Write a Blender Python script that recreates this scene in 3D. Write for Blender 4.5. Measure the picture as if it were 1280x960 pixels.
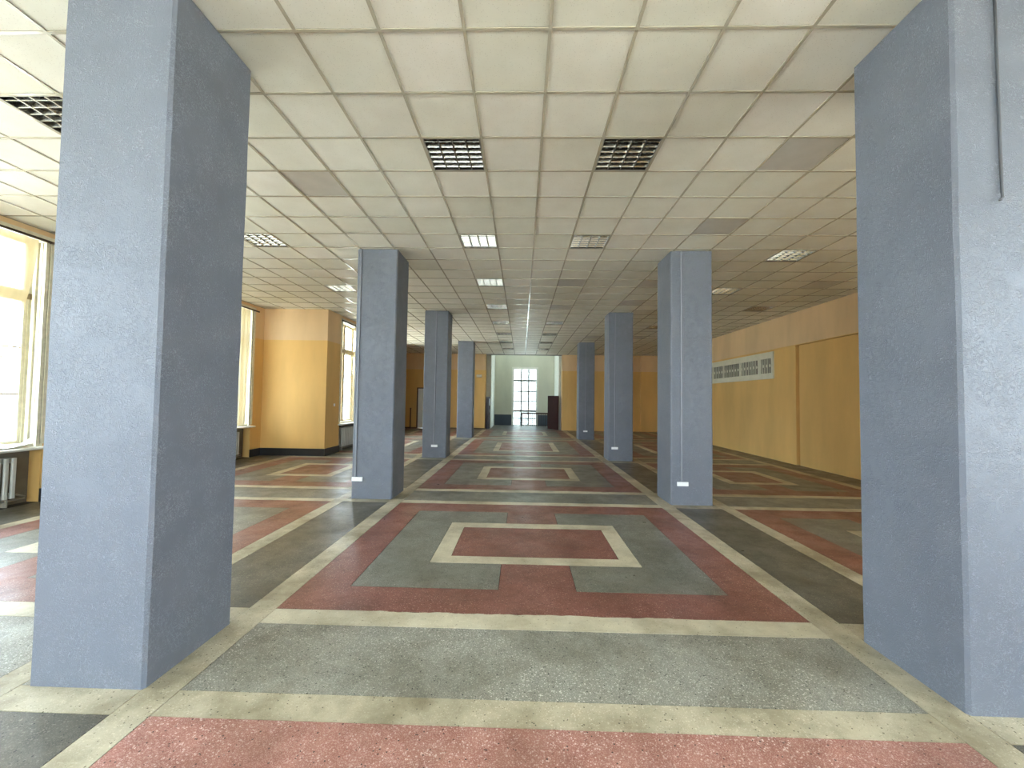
import bpy, math, random
import numpy as np
from mathutils import Vector, Matrix

random.seed(7)
for o in list(bpy.data.objects):
    bpy.data.objects.remove(o)
SC = bpy.context.scene
COL = SC.collection

# ------------------------------------------------------------------ camera
F_PX, PITCH, YAW, ROLL = 518.6, 0.03697, -0.0242, 0.01418
CX, CY, CZ = -0.1633, -2.7975, 1.7273
H = 4.305                                   # ceiling height
cp, sp, cy_, sy, cr, sr = math.cos(PITCH), math.sin(PITCH), math.cos(YAW), math.sin(YAW), math.cos(ROLL), math.sin(ROLL)
fw = Vector((sy * cp, cy_ * cp, sp))
rt0 = Vector((cy_, -sy, 0))
up0 = rt0.cross(fw)
rt = cr * rt0 + sr * up0
up = -sr * rt0 + cr * up0
cam_d = bpy.data.cameras.new('camera')
cam = bpy.data.objects.new('camera', cam_d)
COL.objects.link(cam)
M4 = Matrix((rt, up, -fw)).transposed().to_4x4()
M4.translation = (CX, CY, CZ)
cam.matrix_world = M4
cam_d.sensor_fit = 'HORIZONTAL'
cam_d.sensor_width = 36
cam_d.lens = F_PX / 1280 * 36
cam_d.clip_start = 0.05
cam_d.clip_end = 300
SC.camera = cam

# ------------------------------------------------------------------ world (overcast sky) and exposure
world = bpy.data.worlds.new('overcast_sky')
SC.world = world
world.use_nodes = True
wn = world.node_tree.nodes
bg = wn['Background']
bg.inputs[0].default_value = (0.74, 0.845, 1.0, 1)
bg.inputs[1].default_value = 10.0
sun_d = bpy.data.lights.new('bounce_sun', 'SUN')          # added sun: yard bounce brightens the ceiling; never enters the side windows
sun_d.energy = 25
sun_d.color = (1.0, .96, .92)
sun_d.angle = math.radians(3)
sun = bpy.data.objects.new('bounce_sun', sun_d)
sun.rotation_euler = Vector((.33, .10, .94)).to_track_quat('Z', 'Y').to_euler()
COL.objects.link(sun)
vs = SC.view_settings
vs.view_transform = 'Standard'
vs.look = 'None'
vs.gamma = 1
vs.use_curve_mapping = False
vs.exposure = 1.17
cy = SC.cycles
cy.use_denoising = True
cy.max_bounces = 14
cy.diffuse_bounces = 8
cy.glossy_bounces = 4
cy.transparent_max_bounces = 12
cy.sample_clamp_indirect = 8
cy.caustics_reflective = False
cy.caustics_refractive = False


def portal(loc, rot, w, h):
    d = bpy.data.lights.new('daylight_portal', 'AREA')
    d.shape = 'RECTANGLE'
    d.size, d.size_y = w, h
    d.cycles.is_portal = True
    o = bpy.data.objects.new('daylight_portal', d)
    o.location = loc
    o.rotation_euler = rot
    COL.objects.link(o)


# ------------------------------------------------------------------ materials
def srgb(r, g, b):
    def f(c):
        c /= 255
        return c / 12.92 if c <= .04045 else ((c + .055) / 1.055) ** 2.4
    return (f(r), f(g), f(b), 1)


class NT:
    def __init__(s, name):
        s.m = bpy.data.materials.new(name)
        s.m.use_nodes = True
        s.t = s.m.node_tree
        s.n = s.t.nodes
        s.b = s.n['Principled BSDF']
        s.out = s.n['Material Output']

    def add(s, typ, **kw):
        n = s.n.new(typ)
        for k, v in kw.items():
            setattr(n, k, v)
        return n

    def link(s, a, b):
        s.t.links.new(a, b)

    def pos(s):
        return s.add('ShaderNodeNewGeometry').outputs['Position']

    def noise(s, scale, detail=3, rough=.5, vec=None, stretch=None):
        n = s.add('ShaderNodeTexNoise')
        n.inputs['Scale'].default_value = scale
        n.inputs['Detail'].default_value = detail
        n.inputs['Roughness'].default_value = rough
        v = vec if vec is not None else s.pos()
        if stretch:
            mp = s.add('ShaderNodeMapping')
            mp.inputs['Scale'].default_value = stretch
            s.link(v, mp.inputs[0])
            v = mp.outputs[0]
        s.link(v, n.inputs['Vector'])
        return n.outputs['Fac']

    def ramp(s, fac, stops):
        r = s.add('ShaderNodeValToRGB')
        e = r.color_ramp.elements
        while len(e) < len(stops):
            e.new(.5)
        for i, (p, c) in enumerate(stops):
            e[i].position = p
            e[i].color = c if len(c) == 4 else (*c, 1)
        s.link(fac, r.inputs[0])
        return r.outputs[0]

    def mix(s, fac, a, b, mode='MIX'):
        n = s.add('ShaderNodeMix', data_type='RGBA', blend_type=mode)
        for i, v in ((0, fac), (6, a), (7, b)):
            if hasattr(v, 'is_output') or isinstance(v, bpy.types.NodeSocket):
                s.link(v, n.inputs[i])
            else:
                n.inputs[i].default_value = v
        return n.outputs[2]

    def math(s, op, a, b=0.0):
        n = s.add('ShaderNodeMath', operation=op)
        for i, v in ((0, a), (1, b)):
            if isinstance(v, bpy.types.NodeSocket):
                s.link(v, n.inputs[i])
            else:
                n.inputs[i].default_value = v
        return n.outputs[0]

    def bump(s, h, strength, dist):
        n = s.add('ShaderNodeBump')
        n.inputs['Strength'].default_value = strength
        n.inputs['Distance'].default_value = dist
        s.link(h, n.inputs['Height'])
        s.link(n.outputs[0], s.b.inputs['Normal'])

    def base(s, c):
        if isinstance(c, bpy.types.NodeSocket):
            s.link(c, s.b.inputs['Base Color'])
        else:
            s.b.inputs['Base Color'].default_value = c

    def set(s, rough=None, metal=None, spec=None):
        if rough is not None:
            if isinstance(rough, bpy.types.NodeSocket):
                s.link(rough, s.b.inputs['Roughness'])
            else:
                s.b.inputs['Roughness'].default_value = rough
        if metal is not None:
            s.b.inputs['Metallic'].default_value = metal
        if spec is not None:
            s.b.inputs['Specular IOR Level'].default_value = spec


W4 = (1, 1, 1, 1)
K4 = (0, 0, 0, 1)


def plain(name, c, rough=.5, metal=0, spec=.5, var=.12, scale=6):
    """one colour with faint blotchy wear"""
    t = NT(name)
    n = t.noise(scale, 4)
    dark = tuple(v * (1 - var) for v in c[:3]) + (1,)
    lite = tuple(min(1, v * (1 + var)) for v in c[:3]) + (1,)
    t.base(t.ramp(n, [(.3, dark), (.7, lite)]))
    t.set(rough, metal, spec)
    return t.m


def terrazzo(name, base, base2, chip, chip2, dark, amount=.4, dirt=.5, rough=(.26, .55)):
    t = NT(name)
    p = t.pos()
    v = t.add('ShaderNodeTexVoronoi')
    v.inputs['Scale'].default_value = 105
    t.link(p, v.inputs['Vector'])
    sep = t.add('ShaderNodeSeparateColor')
    t.link(v.outputs['Color'], sep.inputs[0])
    big = t.noise(1.7, 5, .6)
    mid = t.noise(9, 4, .6)
    col = t.mix(t.ramp(mid, [(.35, K4), (.65, W4)]), base, base2)
    # light chips of two sizes
    col0 = col
    v2 = t.add('ShaderNodeTexVoronoi')
    v2.inputs['Scale'].default_value = 210
    t.link(p, v2.inputs['Vector'])
    sep2 = t.add('ShaderNodeSeparateColor')
    t.link(v2.outputs['Color'], sep2.inputs[0])
    small = t.math('MULTIPLY', t.math('GREATER_THAN', sep2.outputs[0], 1 - amount * 1.1), t.math('LESS_THAN', v2.outputs['Distance'], .5))
    col = t.mix(t.math('MULTIPLY', small, .75), col, chip2)
    thr = t.math('GREATER_THAN', sep.outputs[0], 1 - amount)
    size = t.math('ADD', t.math('MULTIPLY', sep.outputs[2], .3), .22)
    inner = t.math('LESS_THAN', v.outputs['Distance'], size)
    chipc = t.mix(sep.outputs[1], chip, chip2)
    worn = t.ramp(t.noise(1.1, 4, .6), [(.38, (.3, .3, .3)), (.62, W4)])
    wv = t.add('ShaderNodeRGBToBW')
    t.link(worn, wv.inputs[0])
    col = t.mix(t.math('MULTIPLY', t.math('MULTIPLY', thr, inner), wv.outputs[0]), col, chipc)
    dk = t.math('MULTIPLY', t.math('LESS_THAN', sep.outputs[0], .05), inner)
    col = t.mix(dk, col, dark)
    # trodden-in grime: patches with a shape of their own
    grime = t.ramp(big, [(.36, W4), (.58, K4)])
    g = t.math('MULTIPLY', grime, dirt)
    col = t.mix(g, col, (.50, .48, .42, 1), 'MULTIPLY')
    # fine dark stains
    st = t.ramp(t.noise(4.5, 6, .75), [(.55, K4), (.9, W4)])
    col = t.mix(t.math('MULTIPLY', st, .5), col, (.45, .44, .40, 1), 'MULTIPLY')
    t.base(col)
    r = t.add('ShaderNodeMapRange')
    t.link(t.noise(2.6, 5, .65), r.inputs[0])
    r.inputs[1].default_value, r.inputs[2].default_value = .3, .7
    r.inputs[3].default_value, r.inputs[4].default_value = rough
    t.set(r.outputs[0], 0, .5)
    h = t.math('ADD', t.math('MULTIPLY', t.math('MULTIPLY', thr, inner), .3), t.noise(30, 3))
    t.bump(h, .12, .003)
    return t.m


MAT = {}
MAT['red'] = terrazzo('red_terrazzo', srgb(156, 104, 92), srgb(172, 122, 108), srgb(240, 222, 214), srgb(200, 162, 150), srgb(76, 52, 44), .5, .6)
MAT['grey'] = terrazzo('grey_terrazzo', srgb(126, 125, 114), srgb(144, 142, 130), srgb(224, 222, 212), srgb(178, 176, 164), srgb(50, 49, 44), .48, .7)
MAT['red_polished'] = terrazzo('polished_red_terrazzo', srgb(122, 76, 65), srgb(138, 92, 79), srgb(206, 180, 166), srgb(164, 116, 104), srgb(66, 42, 36), .34, .65, (.27, .5))
MAT['grey_polished'] = terrazzo('polished_grey_terrazzo', srgb(110, 110, 100), srgb(126, 126, 115), srgb(190, 188, 176), srgb(150, 149, 138), srgb(46, 45, 40), .36, .65, (.27, .5))
MAT['darkgrey'] = terrazzo('dark_grey_terrazzo', srgb(80, 77, 67), srgb(100, 96, 84), srgb(156, 151, 136), srgb(120, 115, 101), srgb(40, 38, 33), .34, .65, (.27, .5))
MAT['cream_dirty'] = terrazzo('soiled_cream_terrazzo', srgb(176, 167, 142), srgb(194, 186, 160), srgb(222, 214, 192), srgb(200, 190, 166), srgb(104, 96, 78), .36, 1.0)
MAT['cream'] = terrazzo('cream_terrazzo', srgb(196, 188, 162), srgb(206, 199, 174), srgb(226, 220, 200), srgb(212, 203, 180), srgb(140, 132, 112), .3, .75)
MAT['joint'] = plain('joint_mortar', srgb(62, 57, 50), .8)


def column_paint():
    t = NT('grey_blue_textured_plaster')
    p = t.pos()
    mp = t.add('ShaderNodeMapping')
    t.link(p, mp.inputs[0])
    w = t.add('ShaderNodeTexNoise')
    w.inputs['Scale'].default_value = 36
    w.inputs['Detail'].default_value = 2
    w.inputs['Distortion'].default_value = 1.6
    t.link(p, w.inputs['Vector'])
    # thin curled trowel ridges where the noise crosses its middle value
    d = t.math('ABSOLUTE', t.math('SUBTRACT', w.outputs['Fac'], .5))
    ridge = t.ramp(d, [(0.0, W4), (.045, K4)])
    gate = t.ramp(t.noise(7, 3), [(.35, K4), (.65, W4)])
    hh = t.math('MULTIPLY', ridge, gate)
    fine = t.noise(140, 3)
    h = t.math('ADD', t.math('MULTIPLY', hh, .8), t.math('MULTIPLY', fine, .25))
    h = t.math('ADD', h, t.math('MULTIPLY', t.noise(12, 2), .3))
    col = t.ramp(t.noise(2.2, 4), [(.3, srgb(100, 105, 115)), (.7, srgb(108, 113, 123))])
    col = t.mix(t.math('MULTIPLY', hh, .4), col, srgb(166, 173, 182))
    t.base(col)
    t.set(.48, 0, .4)
    t.bump(h, .62, .008)
    return t.m


MAT['column'] = column_paint()


def wall_paint(name, low, high, z):
    t = NT(name)
    p = t.pos()
    sep = t.add('ShaderNodeSeparateXYZ')
    t.link(p, sep.inputs[0])
    zz = t.math('ADD', sep.outputs[2], t.math('MULTIPLY', t.math('SUBTRACT', t.noise(3, 2), .5), .012))
    f = t.math('GREATER_THAN', zz, z)
    n = t.noise(1.2, 5, .6, stretch=(1, 1, .25))

    def two(c):
        return t.ramp(n, [(.32, tuple(v * .86 for v in c[:3])), (.7, tuple(min(1, v * 1.06) for v in c[:3]))])
    col = t.mix(f, two(low), two(high))
    t.base(col)
    t.set(.62, 0, .3)
    t.bump(t.noise(60, 3), .1, .003)
    return t.m


OCHRE, PEACH = srgb(222, 180, 110), srgb(222, 190, 146)
MAT['wall'] = wall_paint('ochre_and_peach_wall_paint', OCHRE, PEACH, 3.38)
MAT['white_wall'] = wall_paint('slate_dado_and_white_wall_paint', srgb(74, 82, 92), srgb(204, 204, 186), .71)
MAT['white_plain'] = plain('white_wall_paint', srgb(208, 209, 196), .7, var=.05)


def tile_mat():
    t = NT('mineral_ceiling_tile')
    oi = t.add('ShaderNodeObjectInfo')
    isl = t.add('ShaderNodeNewGeometry')
    r = t.math('FRACT', t.math('ADD', oi.outputs['Random'], isl.outputs['Random Per Island']))
    c = t.ramp(r, [(0, srgb(216, 214, 200)), (.5, srgb(223, 221, 208)), (1, srgb(226, 222, 212))])
    sp_ = t.add('ShaderNodeTexVoronoi')
    sp_.inputs['Scale'].default_value = 75
    t.link(t.pos(), sp_.inputs['Vector'])
    sc_ = t.add('ShaderNodeSeparateColor')
    t.link(sp_.outputs['Color'], sc_.inputs[0])
    pit = t.math('MULTIPLY', t.math('LESS_THAN', sp_.outputs['Distance'], .22), t.math('GREATER_THAN', sc_.outputs[0], .55))
    c = t.mix(t.math('MULTIPLY', pit, .35), c, srgb(150, 140, 120))
    blot = t.ramp(t.noise(3.2, 4), [(.35, W4), (.7, (.93, .92, .9))])
    c = t.mix(1.0, c, blot, 'MULTIPLY')
    t.base(c)
    t.set(.55, 0, .35)
    t.bump(t.noise(110, 2), .15, .003)
    return t.m


MAT['tile'] = tile_mat()
MAT['rail'] = plain('painted_steel_ceiling_rail', srgb(176, 169, 150), .16, .0, 1.0, .06)
MAT['slab'] = plain('bare_concrete', srgb(120, 116, 108), .9)
MAT['greytile'] = plain('grey_metal_ceiling_panel', srgb(182, 178, 170), .35, .0, .5, .06)
MAT['alu'] = plain('mirror_aluminium', srgb(158, 156, 148), .27, 1, .5, .06)
MAT['fixture'] = plain('dark_fixture_tray', srgb(62, 58, 52), .5, .3)
MAT['fixframe'] = plain('fixture_trim', srgb(150, 145, 132), .4, .4)
MAT['tube'] = plain('unlit_fluorescent_tube', srgb(232, 230, 222), .25, var=.03)
MAT['black_base'] = plain('black_gloss_skirting_paint', srgb(38, 37, 36), .35)
MAT['frame'] = plain('old_cream_window_paint', srgb(206, 200, 178), .5, var=.1, scale=14)
MAT['worn'] = plain('worn_window_wood', srgb(150, 132, 100), .6, var=.3, scale=25)
MAT['sill'] = plain('white_sill_paint', srgb(222, 220, 210), .4, var=.06)
MAT['radiator'] = plain('radiator_enamel', srgb(188, 190, 182), .4, var=.06)
MAT['pipe'] = plain('heating_pipe_enamel', srgb(150, 146, 134), .5)
MAT['niche'] = plain('brown_niche_plaster', srgb(112, 104, 88), .8)  # niche back, greyer and darker than the wall paint
MAT['rod'] = plain('dark_brown_curtain_rod', srgb(62, 44, 30), .5)
MAT['plastic'] = plain('white_plastic', srgb(238, 240, 242), .3, var=.02)
MAT['conduit'] = plain('grey_painted_conduit', srgb(122, 126, 134), .45, var=.05)
MAT['cable'] = plain('dark_cable', srgb(84, 86, 90), .5)
MAT['grille'] = plain('cream_grille_plaster', srgb(214, 210, 188), .6, var=.05)
MAT['dark'] = plain('dark_void', srgb(46, 40, 34), .9)
MAT['door'] = plain('dark_brown_varnished_wood', srgb(58, 28, 24), .6, 0, .25, var=.2, scale=9)
MAT['whitedoor'] = plain('white_door_paint', srgb(222, 224, 218), .45, var=.04)
MAT['doorframe'] = plain('dark_door_frame', srgb(92, 66, 38), .5)
MAT['iron'] = plain('black_iron', srgb(40, 36, 36), .45)
MAT['brass'] = plain('steel_handle', srgb(170, 166, 156), .3, .9)
MAT['bar'] = plain('grey_brown_bar_paint', srgb(96, 92, 88), .5)
MAT['asphalt'] = plain('outdoor_paving', srgb(190, 188, 180), .9)
MAT['paper'] = plain('crumpled_white_film', srgb(232, 230, 222), .4, var=.05)


def glass(name='window_glass', tint=(.90, .93, .92, 1)):
    t = NT(name)
    t.n.remove(t.b)
    tr = t.add('ShaderNodeBsdfTransparent')
    tr.inputs[0].default_value = tint
    gl = t.add('ShaderNodeBsdfGlossy')
    gl.inputs['Roughness'].default_value = .02
    lw = t.add('ShaderNodeLayerWeight')
    lw.inputs[0].default_value = .5
    fr = t.math('ADD', t.math('MULTIPLY', t.math('POWER', lw.outputs['Facing'], 4.0), .5), .03)
    mx = t.add('ShaderNodeMixShader')
    t.link(fr, mx.inputs[0])
    t.link(tr.outputs[0], mx.inputs[1])
    t.link(gl.outputs[0], mx.inputs[2])
    t.link(mx.outputs[0], t.out.inputs[0])
    return t.m


MAT['glass'] = glass()
MAT['dimmed_glass'] = glass('dimmed_lobby_glass', (.74, .80, .81, 1))  # tint darkened to hold down the sky's glare behind the bars


def sheer():
    t = NT('sheer_cream_curtain')
    t.n.remove(t.b)
    tr = t.add('ShaderNodeBsdfTransparent')
    tl = t.add('ShaderNodeBsdfTranslucent')
    tl.inputs[0].default_value = srgb(128, 114, 84)
    df = t.add('ShaderNodeBsdfDiffuse')
    df.inputs[0].default_value = srgb(226, 210, 172)
    m1 = t.add('ShaderNodeMixShader')
    m1.inputs[0].default_value = .4
    t.link(tl.outputs[0], m1.inputs[1])
    t.link(df.outputs[0], m1.inputs[2])
    m2 = t.add('ShaderNodeMixShader')
    m2.inputs[0].default_value = .86
    t.link(tr.outputs[0], m2.inputs[1])
    t.link(m1.outputs[0], m2.inputs[2])
    t.link(m2.outputs[0], t.out.inputs[0])
    return t.m


MAT['sheer'] = sheer()


def facade():
    t = NT('pale_brick_facade')
    b = t.add('ShaderNodeTexBrick')
    mp = t.add('ShaderNodeMapping')
    mp.inputs['Rotation'].default_value = (math.pi / 2, 0, math.pi / 2)
    t.link(t.pos(), mp.inputs[0])
    sw = t.add('ShaderNodeSeparateXYZ')
    t.link(t.pos(), sw.inputs[0])
    cb = t.add('ShaderNodeCombineXYZ')
    t.link(t.math('ADD', sw.outputs[0], sw.outputs[1]), cb.inputs[0])
    t.link(sw.outputs[2], cb.inputs[1])
    t.link(cb.outputs[0], b.inputs['Vector'])
    b.inputs['Color1'].default_value = srgb(160, 158, 150)
    b.inputs['Color2'].default_value = srgb(146, 146, 140)
    b.inputs['Mortar'].default_value = srgb(96, 94, 88)
    b.inputs['Scale'].default_value = 1
    b.inputs['Mortar Size'].default_value = .03
    b.inputs['Brick Width'].default_value = 1.0
    b.inputs['Row Height'].default_value = .3
    t.base(b.outputs['Color'])
    t.set(.8)
    return t.m


MAT['facade'] = facade()


# ------------------------------------------------------------------ mesh builder
class MB:
    def __init__(s):
        s.v, s.f = [], []

    def box(s, x0, x1, y0, y1, z0, z1):
        n = len(s.v)
        s.v += [(x, y, z) for z in (z0, z1) for y in (y0, y1) for x in (x0, x1)]
        s.f += [[n + i for i in q] for q in ((0, 2, 3, 1), (4, 5, 7, 6), (0, 1, 5, 4), (2, 6, 7, 3), (0, 4, 6, 2), (1, 3, 7, 5))]
        return s

    def cbox(s, x0, x1, y0, y1, z0, z1, c):
        """box whose four vertical edges and both rims are chamfered by c"""
        prof = [(x0 + c, y0), (x1 - c, y0), (x1, y0 + c), (x1, y1 - c), (x1 - c, y1), (x0 + c, y1), (x0, y1 - c), (x0, y0 + c)]
        return s.prism(prof, z0, z1)

    def prism(s, prof, z0, z1):
        n, k = len(s.v), len(prof)
        s.v += [(x, y, z0) for x, y in prof] + [(x, y, z1) for x, y in prof]
        s.f.append([n + i for i in reversed(range(k))])
        s.f.append([n + k + i for i in range(k)])
        for i in range(k):
            j = (i + 1) % k
            s.f.append([n + i, n + j, n + k + j, n + k + i])
        return s

    def extr(s, prof, axis, a, b):
        """profile extruded along an axis: 'x' profile is (y,z), 'y' profile is (x,z)"""
        n, k = len(s.v), len(prof)
        for t in (a, b):
            for p, q in prof:
                s.v.append((t, p, q) if axis == 'x' else (p, t, q))
        s.f.append([n + i for i in reversed(range(k))])
        s.f.append([n + k + i for i in range(k)])
        for i in range(k):
            j = (i + 1) % k
            s.f.append([n + i, n + j, n + k + j, n + k + i])
        return s

    def tube(s, pts, r, seg=8):
        n = len(s.v)
        pts = [Vector(p) for p in pts]
        for i, p in enumerate(pts):
            d = (pts[min(i + 1, len(pts) - 1)] - pts[max(i - 1, 0)]).normalized()
            a = d.orthogonal().normalized() if abs(d.z) > .9 else d.cross(Vector((0, 0, 1))).normalized()
            b = d.cross(a)
            for k in range(seg):
                an = 2 * math.pi * k / seg
                s.v.append(tuple(p + a * (r * math.cos(an)) + b * (r * math.sin(an))))
        for i in range(len(pts) - 1):
            for k in range(seg):
                q = (k + 1) % seg
                s.f.append([n + i * seg + k, n + i * seg + q, n + (i + 1) * seg + q, n + (i + 1) * seg + k])
        s.f.append([n + k for k in reversed(range(seg))])
        s.f.append([n + (len(pts) - 1) * seg + k for k in range(seg)])
        return s

    def mesh(s, name, mat, smooth=False):
        me = bpy.data.meshes.new(name)
        me.from_pydata(s.v, [], s.f)
        import bmesh
        bm = bmesh.new()
        bm.from_mesh(me)
        bmesh.ops.recalc_face_normals(bm, faces=bm.faces)
        bm.to_mesh(me)
        bm.free()
        me.materials.append(MAT[mat])
        if smooth:
            for p in me.polygons:
                p.use_smooth = True
        return me

    def build(s, name, mat, parent=None, smooth=False):
        return link(name, s.mesh(name, mat, smooth), parent)


def link(name, me, parent=None, loc=None):
    o = bpy.data.objects.new(name, me)
    COL.objects.link(o)
    if parent:
        o.parent = parent
    if loc:
        o.location = loc
    return o


def empty(name, loc=(0, 0, 0), rz=0):
    o = bpy.data.objects.new(name, None)
    o.location = loc
    o.rotation_euler = (0, 0, rz)
    o.empty_display_size = .1
    COL.objects.link(o)
    return o


def tag(o, label, cat, group=None):
    o['label'] = label
    o['category'] = cat
    if group:
        o['group'] = group
    return o


def struct(o, label, cat):
    o['kind'] = 'structure'
    o['label'] = label
    o['category'] = cat
    return o


def copy_tree(o, parent=None):
    c = o.copy()
    COL.objects.link(c)
    if parent:
        c.parent = parent
    for ch in o.children:
        copy_tree(ch, c)
    return c


# ------------------------------------------------------------------ layout
XL, XP, XR = -7.80, -5.90, 7.58           # left wall, projecting left bay, right wall
YN, YP, YQ, YE, YV = -8.5, 9.22, 17.0, 20.9, 24.9   # near wall, bay start, bay end, far wall, vestibule wall
COLS_Y = [(-.36, .37), (4.27, 4.98), (9.28, 9.95), (15.65, 16.3)]
CX0, CX1 = 2.35, 3.05

# ------------------------------------------------------------------ floor: terrazzo fields and strips
floor = MB().box(XL - .4, XR + .4, YN - .4, YV + .3, -.15, -.004).build('floor', 'joint')
struct(floor, 'patterned terrazzo floor with red, grey and cream fields', 'floor')
G = .0026


def slab(name, mat, rects, dz=0.0):
    m = MB()
    xs0, xs1 = min(r[0] for r in rects), max(r[1] for r in rects)
    for (a, b, c, d) in rects:
        m.box(a, b, c, d, -.012, dz)
    return m.build(name, mat, floor)


BX = [(-6.72, -3.30), (-2.14, 2.14), (3.30, 6.72)]            # three bays of panels
LONG = [(-6.92, -6.72), (-3.30, -3.10), (-2.36, -2.14), (2.14, 2.36), (3.10, 3.30), (6.72, 6.92)]
BY = [(-4.10, -.55), (.60, 4.07), (5.17, 8.92), (10.06, 15.02), (16.20, 20.7)]
CROSS = [((-.55, -.35), (-.35, .38), (.38, .60)), ((4.07, 4.25), (4.25, 4.98), (4.98, 5.17)),
         ((8.92, 9.12), (9.12, 9.88), (9.88, 10.06)), ((15.02, 15.22), (15.22, 16.0), (16.0, 16.20))]

for (x0, x1) in BX:
    side = x1 - x0 < 4
    for k, (y0, y1) in enumerate(BY):
        b = .43
        xm = (x0 + x1) / 2
        rw = .725 if side else 1.115
        tw = .25 if side else .355
        ry0, ry1 = y0 + 1.02, y1 - 1.03
        cw = .195
        gx0, gx1, gy0, gy1 = x0 + b, x1 - b, y0 + b, y1 - b - .03
        g = G
        # red surround with the two tabs, one piece
        rm, gm = ('red', 'grey') if k == 0 else ('red_polished', 'grey_polished')
        slab('red_terrazzo_surround', rm, [
            (x0 + g, gx0 - g, y0 + g, y1 - g), (gx1 + g, x1 - g, y0 + g, y1 - g),
            (gx0 - g, gx1 + g, y0 + g, gy0 - g), (gx0 - g, gx1 + g, gy1 + g, y1 - g),
            (xm - tw + g, xm + tw - g, gy0 - g, ry0 - g), (xm - tw + g, xm + tw - g, ry1 + g, gy1 + g)])
        for s_ in (-1, 1):
            if s_ < 0:
                o_, i_, t_ = gx0 + g, xm - rw - g, xm - tw - g
                slab('grey_terrazzo_field', gm, [(o_, i_, gy0 + g, gy1 - g), (i_, t_, gy0 + g, ry0 - g), (i_, t_, ry1 + g, gy1 - g)], -.0004)
            else:
                o_, i_, t_ = gx1 - g, xm + rw + g, xm + tw + g
                slab('grey_terrazzo_field', gm, [(i_, o_, gy0 + g, gy1 - g), (t_, i_, gy0 + g, ry0 - g), (t_, i_, ry1 + g, gy1 - g)], -.0004)
        a, c = xm - rw + g, xm + rw - g
        slab('cream_terrazzo_frame', 'cream', [(a, a + cw, ry0, ry1), (c - cw, c, ry0, ry1), (a + cw, c - cw, ry0, ry0 + cw), (a + cw, c - cw, ry1 - cw, ry1)], .0003)
        slab('red_terrazzo_centre', rm, [(a + cw + 2 * g, c - cw - 2 * g, ry0 + cw + 2 * g, ry1 - cw - 2 * g)])

YF0, YF1 = -4.10, 20.7
for (a, b) in LONG:
    slab('cream_terrazzo_strip', 'cream_dirty', [(a + G, b - G, YF0, YF1)], .0003)
cross_x = [(-6.72, -3.30), (-3.10, -2.36), (-2.14, 2.14), (2.36, 3.10), (3.30, 6.72)]
for (c1, gband, c2) in CROSS:
    for (a, b) in cross_x:
        aisle = b - a < 1
        if not aisle:
            slab('grey_terrazzo_band', 'grey' if gband[0] < 0 else 'grey_polished', [(a + G, b - G, gband[0] + G, gband[1] - G)])
        for n_, c in enumerate((c1, c2)):
            if abs(a + 2.14) < .01 and abs(c[0] - .38) < .01:
                # the worn strip with a ragged far edge
                m = MB()
                pts = [(a + G, c[0] + G), (b - G, c[0] + G)]
                n = 120
                rr = random.Random(3)
                w = 0
                for i in range(n + 1):
                    x = b - G - (b - a - 2 * G) * i / n
                    w = .6 * w + rr.uniform(-.007, .007)
                    pts.append((x, c[1] - .004 + (w if .25 < i / n < .85 else w * .15)))
                m.prism(pts, -.012, .0009)
                m.build('cream_terrazzo_strip', 'cream', floor)
            else:
                slab('cream_terrazzo_strip', 'cream_dirty' if c[0] < 0 or aisle else 'cream', [(a + G, b - G, c[0] + G, c[1] - G)], .0003)
# aisle fields between the column lines
ay = [(-4.1, -.55)] + [(CROSS[i][2][1], CROSS[i + 1][0][0]) for i in range(3)] + [(16.2, 20.7)]
for s_ in (-1, 1):
    a, b = sorted((2.36 * s_, 3.10 * s_))
    for (c, d) in ay:
        slab('dark_terrazzo_field', 'darkgrey', [(a + G, b - G, c + G, d - G)])
    for (c1, gband, c2) in CROSS:
        slab('grey_terrazzo_band', 'grey' if gband[0] < 0 else 'grey_polished', [(a + G, b - G, gband[0] + G, gband[1] - G)])
# margins along the walls
slab('dark_terrazzo_margin', 'darkgrey', [(XL, -6.92 - G, YN, YF1)])
slab('dark_terrazzo_margin', 'darkgrey', [(6.92 + G, XR + .1, YN, YF1)])
slab('dark_terrazzo_margin', 'darkgrey', [(-6.92, 6.92, YN, YF0 - G)])
slab('dark_terrazzo_margin', 'darkgrey', [(XL, XR + .1, YF1 + G, YV + .1)])

# ------------------------------------------------------------------ walls


def wall_x(xa, xb, y0, y1, holes, m, z1=H):
    """wall slab between xa and xb along y with window holes (y0,y1,z0,z1)"""
    y = y0
    for (a, b, c, d) in sorted(holes):
        m.box(xa, xb, y, a, 0, z1)
        if c > 0:
            m.box(xa, xb, a, b, 0, c)
        m.box(xa, xb, a, b, d, z1)
        y = b
    m.box(xa, xb, y, y1, 0, z1)
    return m


def wall_y(ya, yb, x0, x1, holes, m, z1=H):
    x = x0
    for (a, b, c, d) in sorted(holes):
        m.box(x, a, ya, yb, 0, z1)
        if c > 0:
            m.box(a, b, ya, yb, 0, c)
        m.box(a, b, ya, yb, d, z1)
        x = b
    m.box(x, x1, ya, yb, 0, z1)
    return m


WZ0, WZ1 = .84, 4.17
WIN_R = (-7.4, -1.3)  # unseen right wall window, added for light on the near columns
WIN_L = [(-8.2, -5.5), (-5.2, -1.05), (-.45, 3.66), (5.9, 8.74)]  # first two are unseen, added for more light from the left
WIN_P = (10.16, 13.1)
WIN_P2 = (13.6, 16.7)  # window hidden from view, added to light the deep hall and right wall
TH = .42
m = MB()
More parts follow.
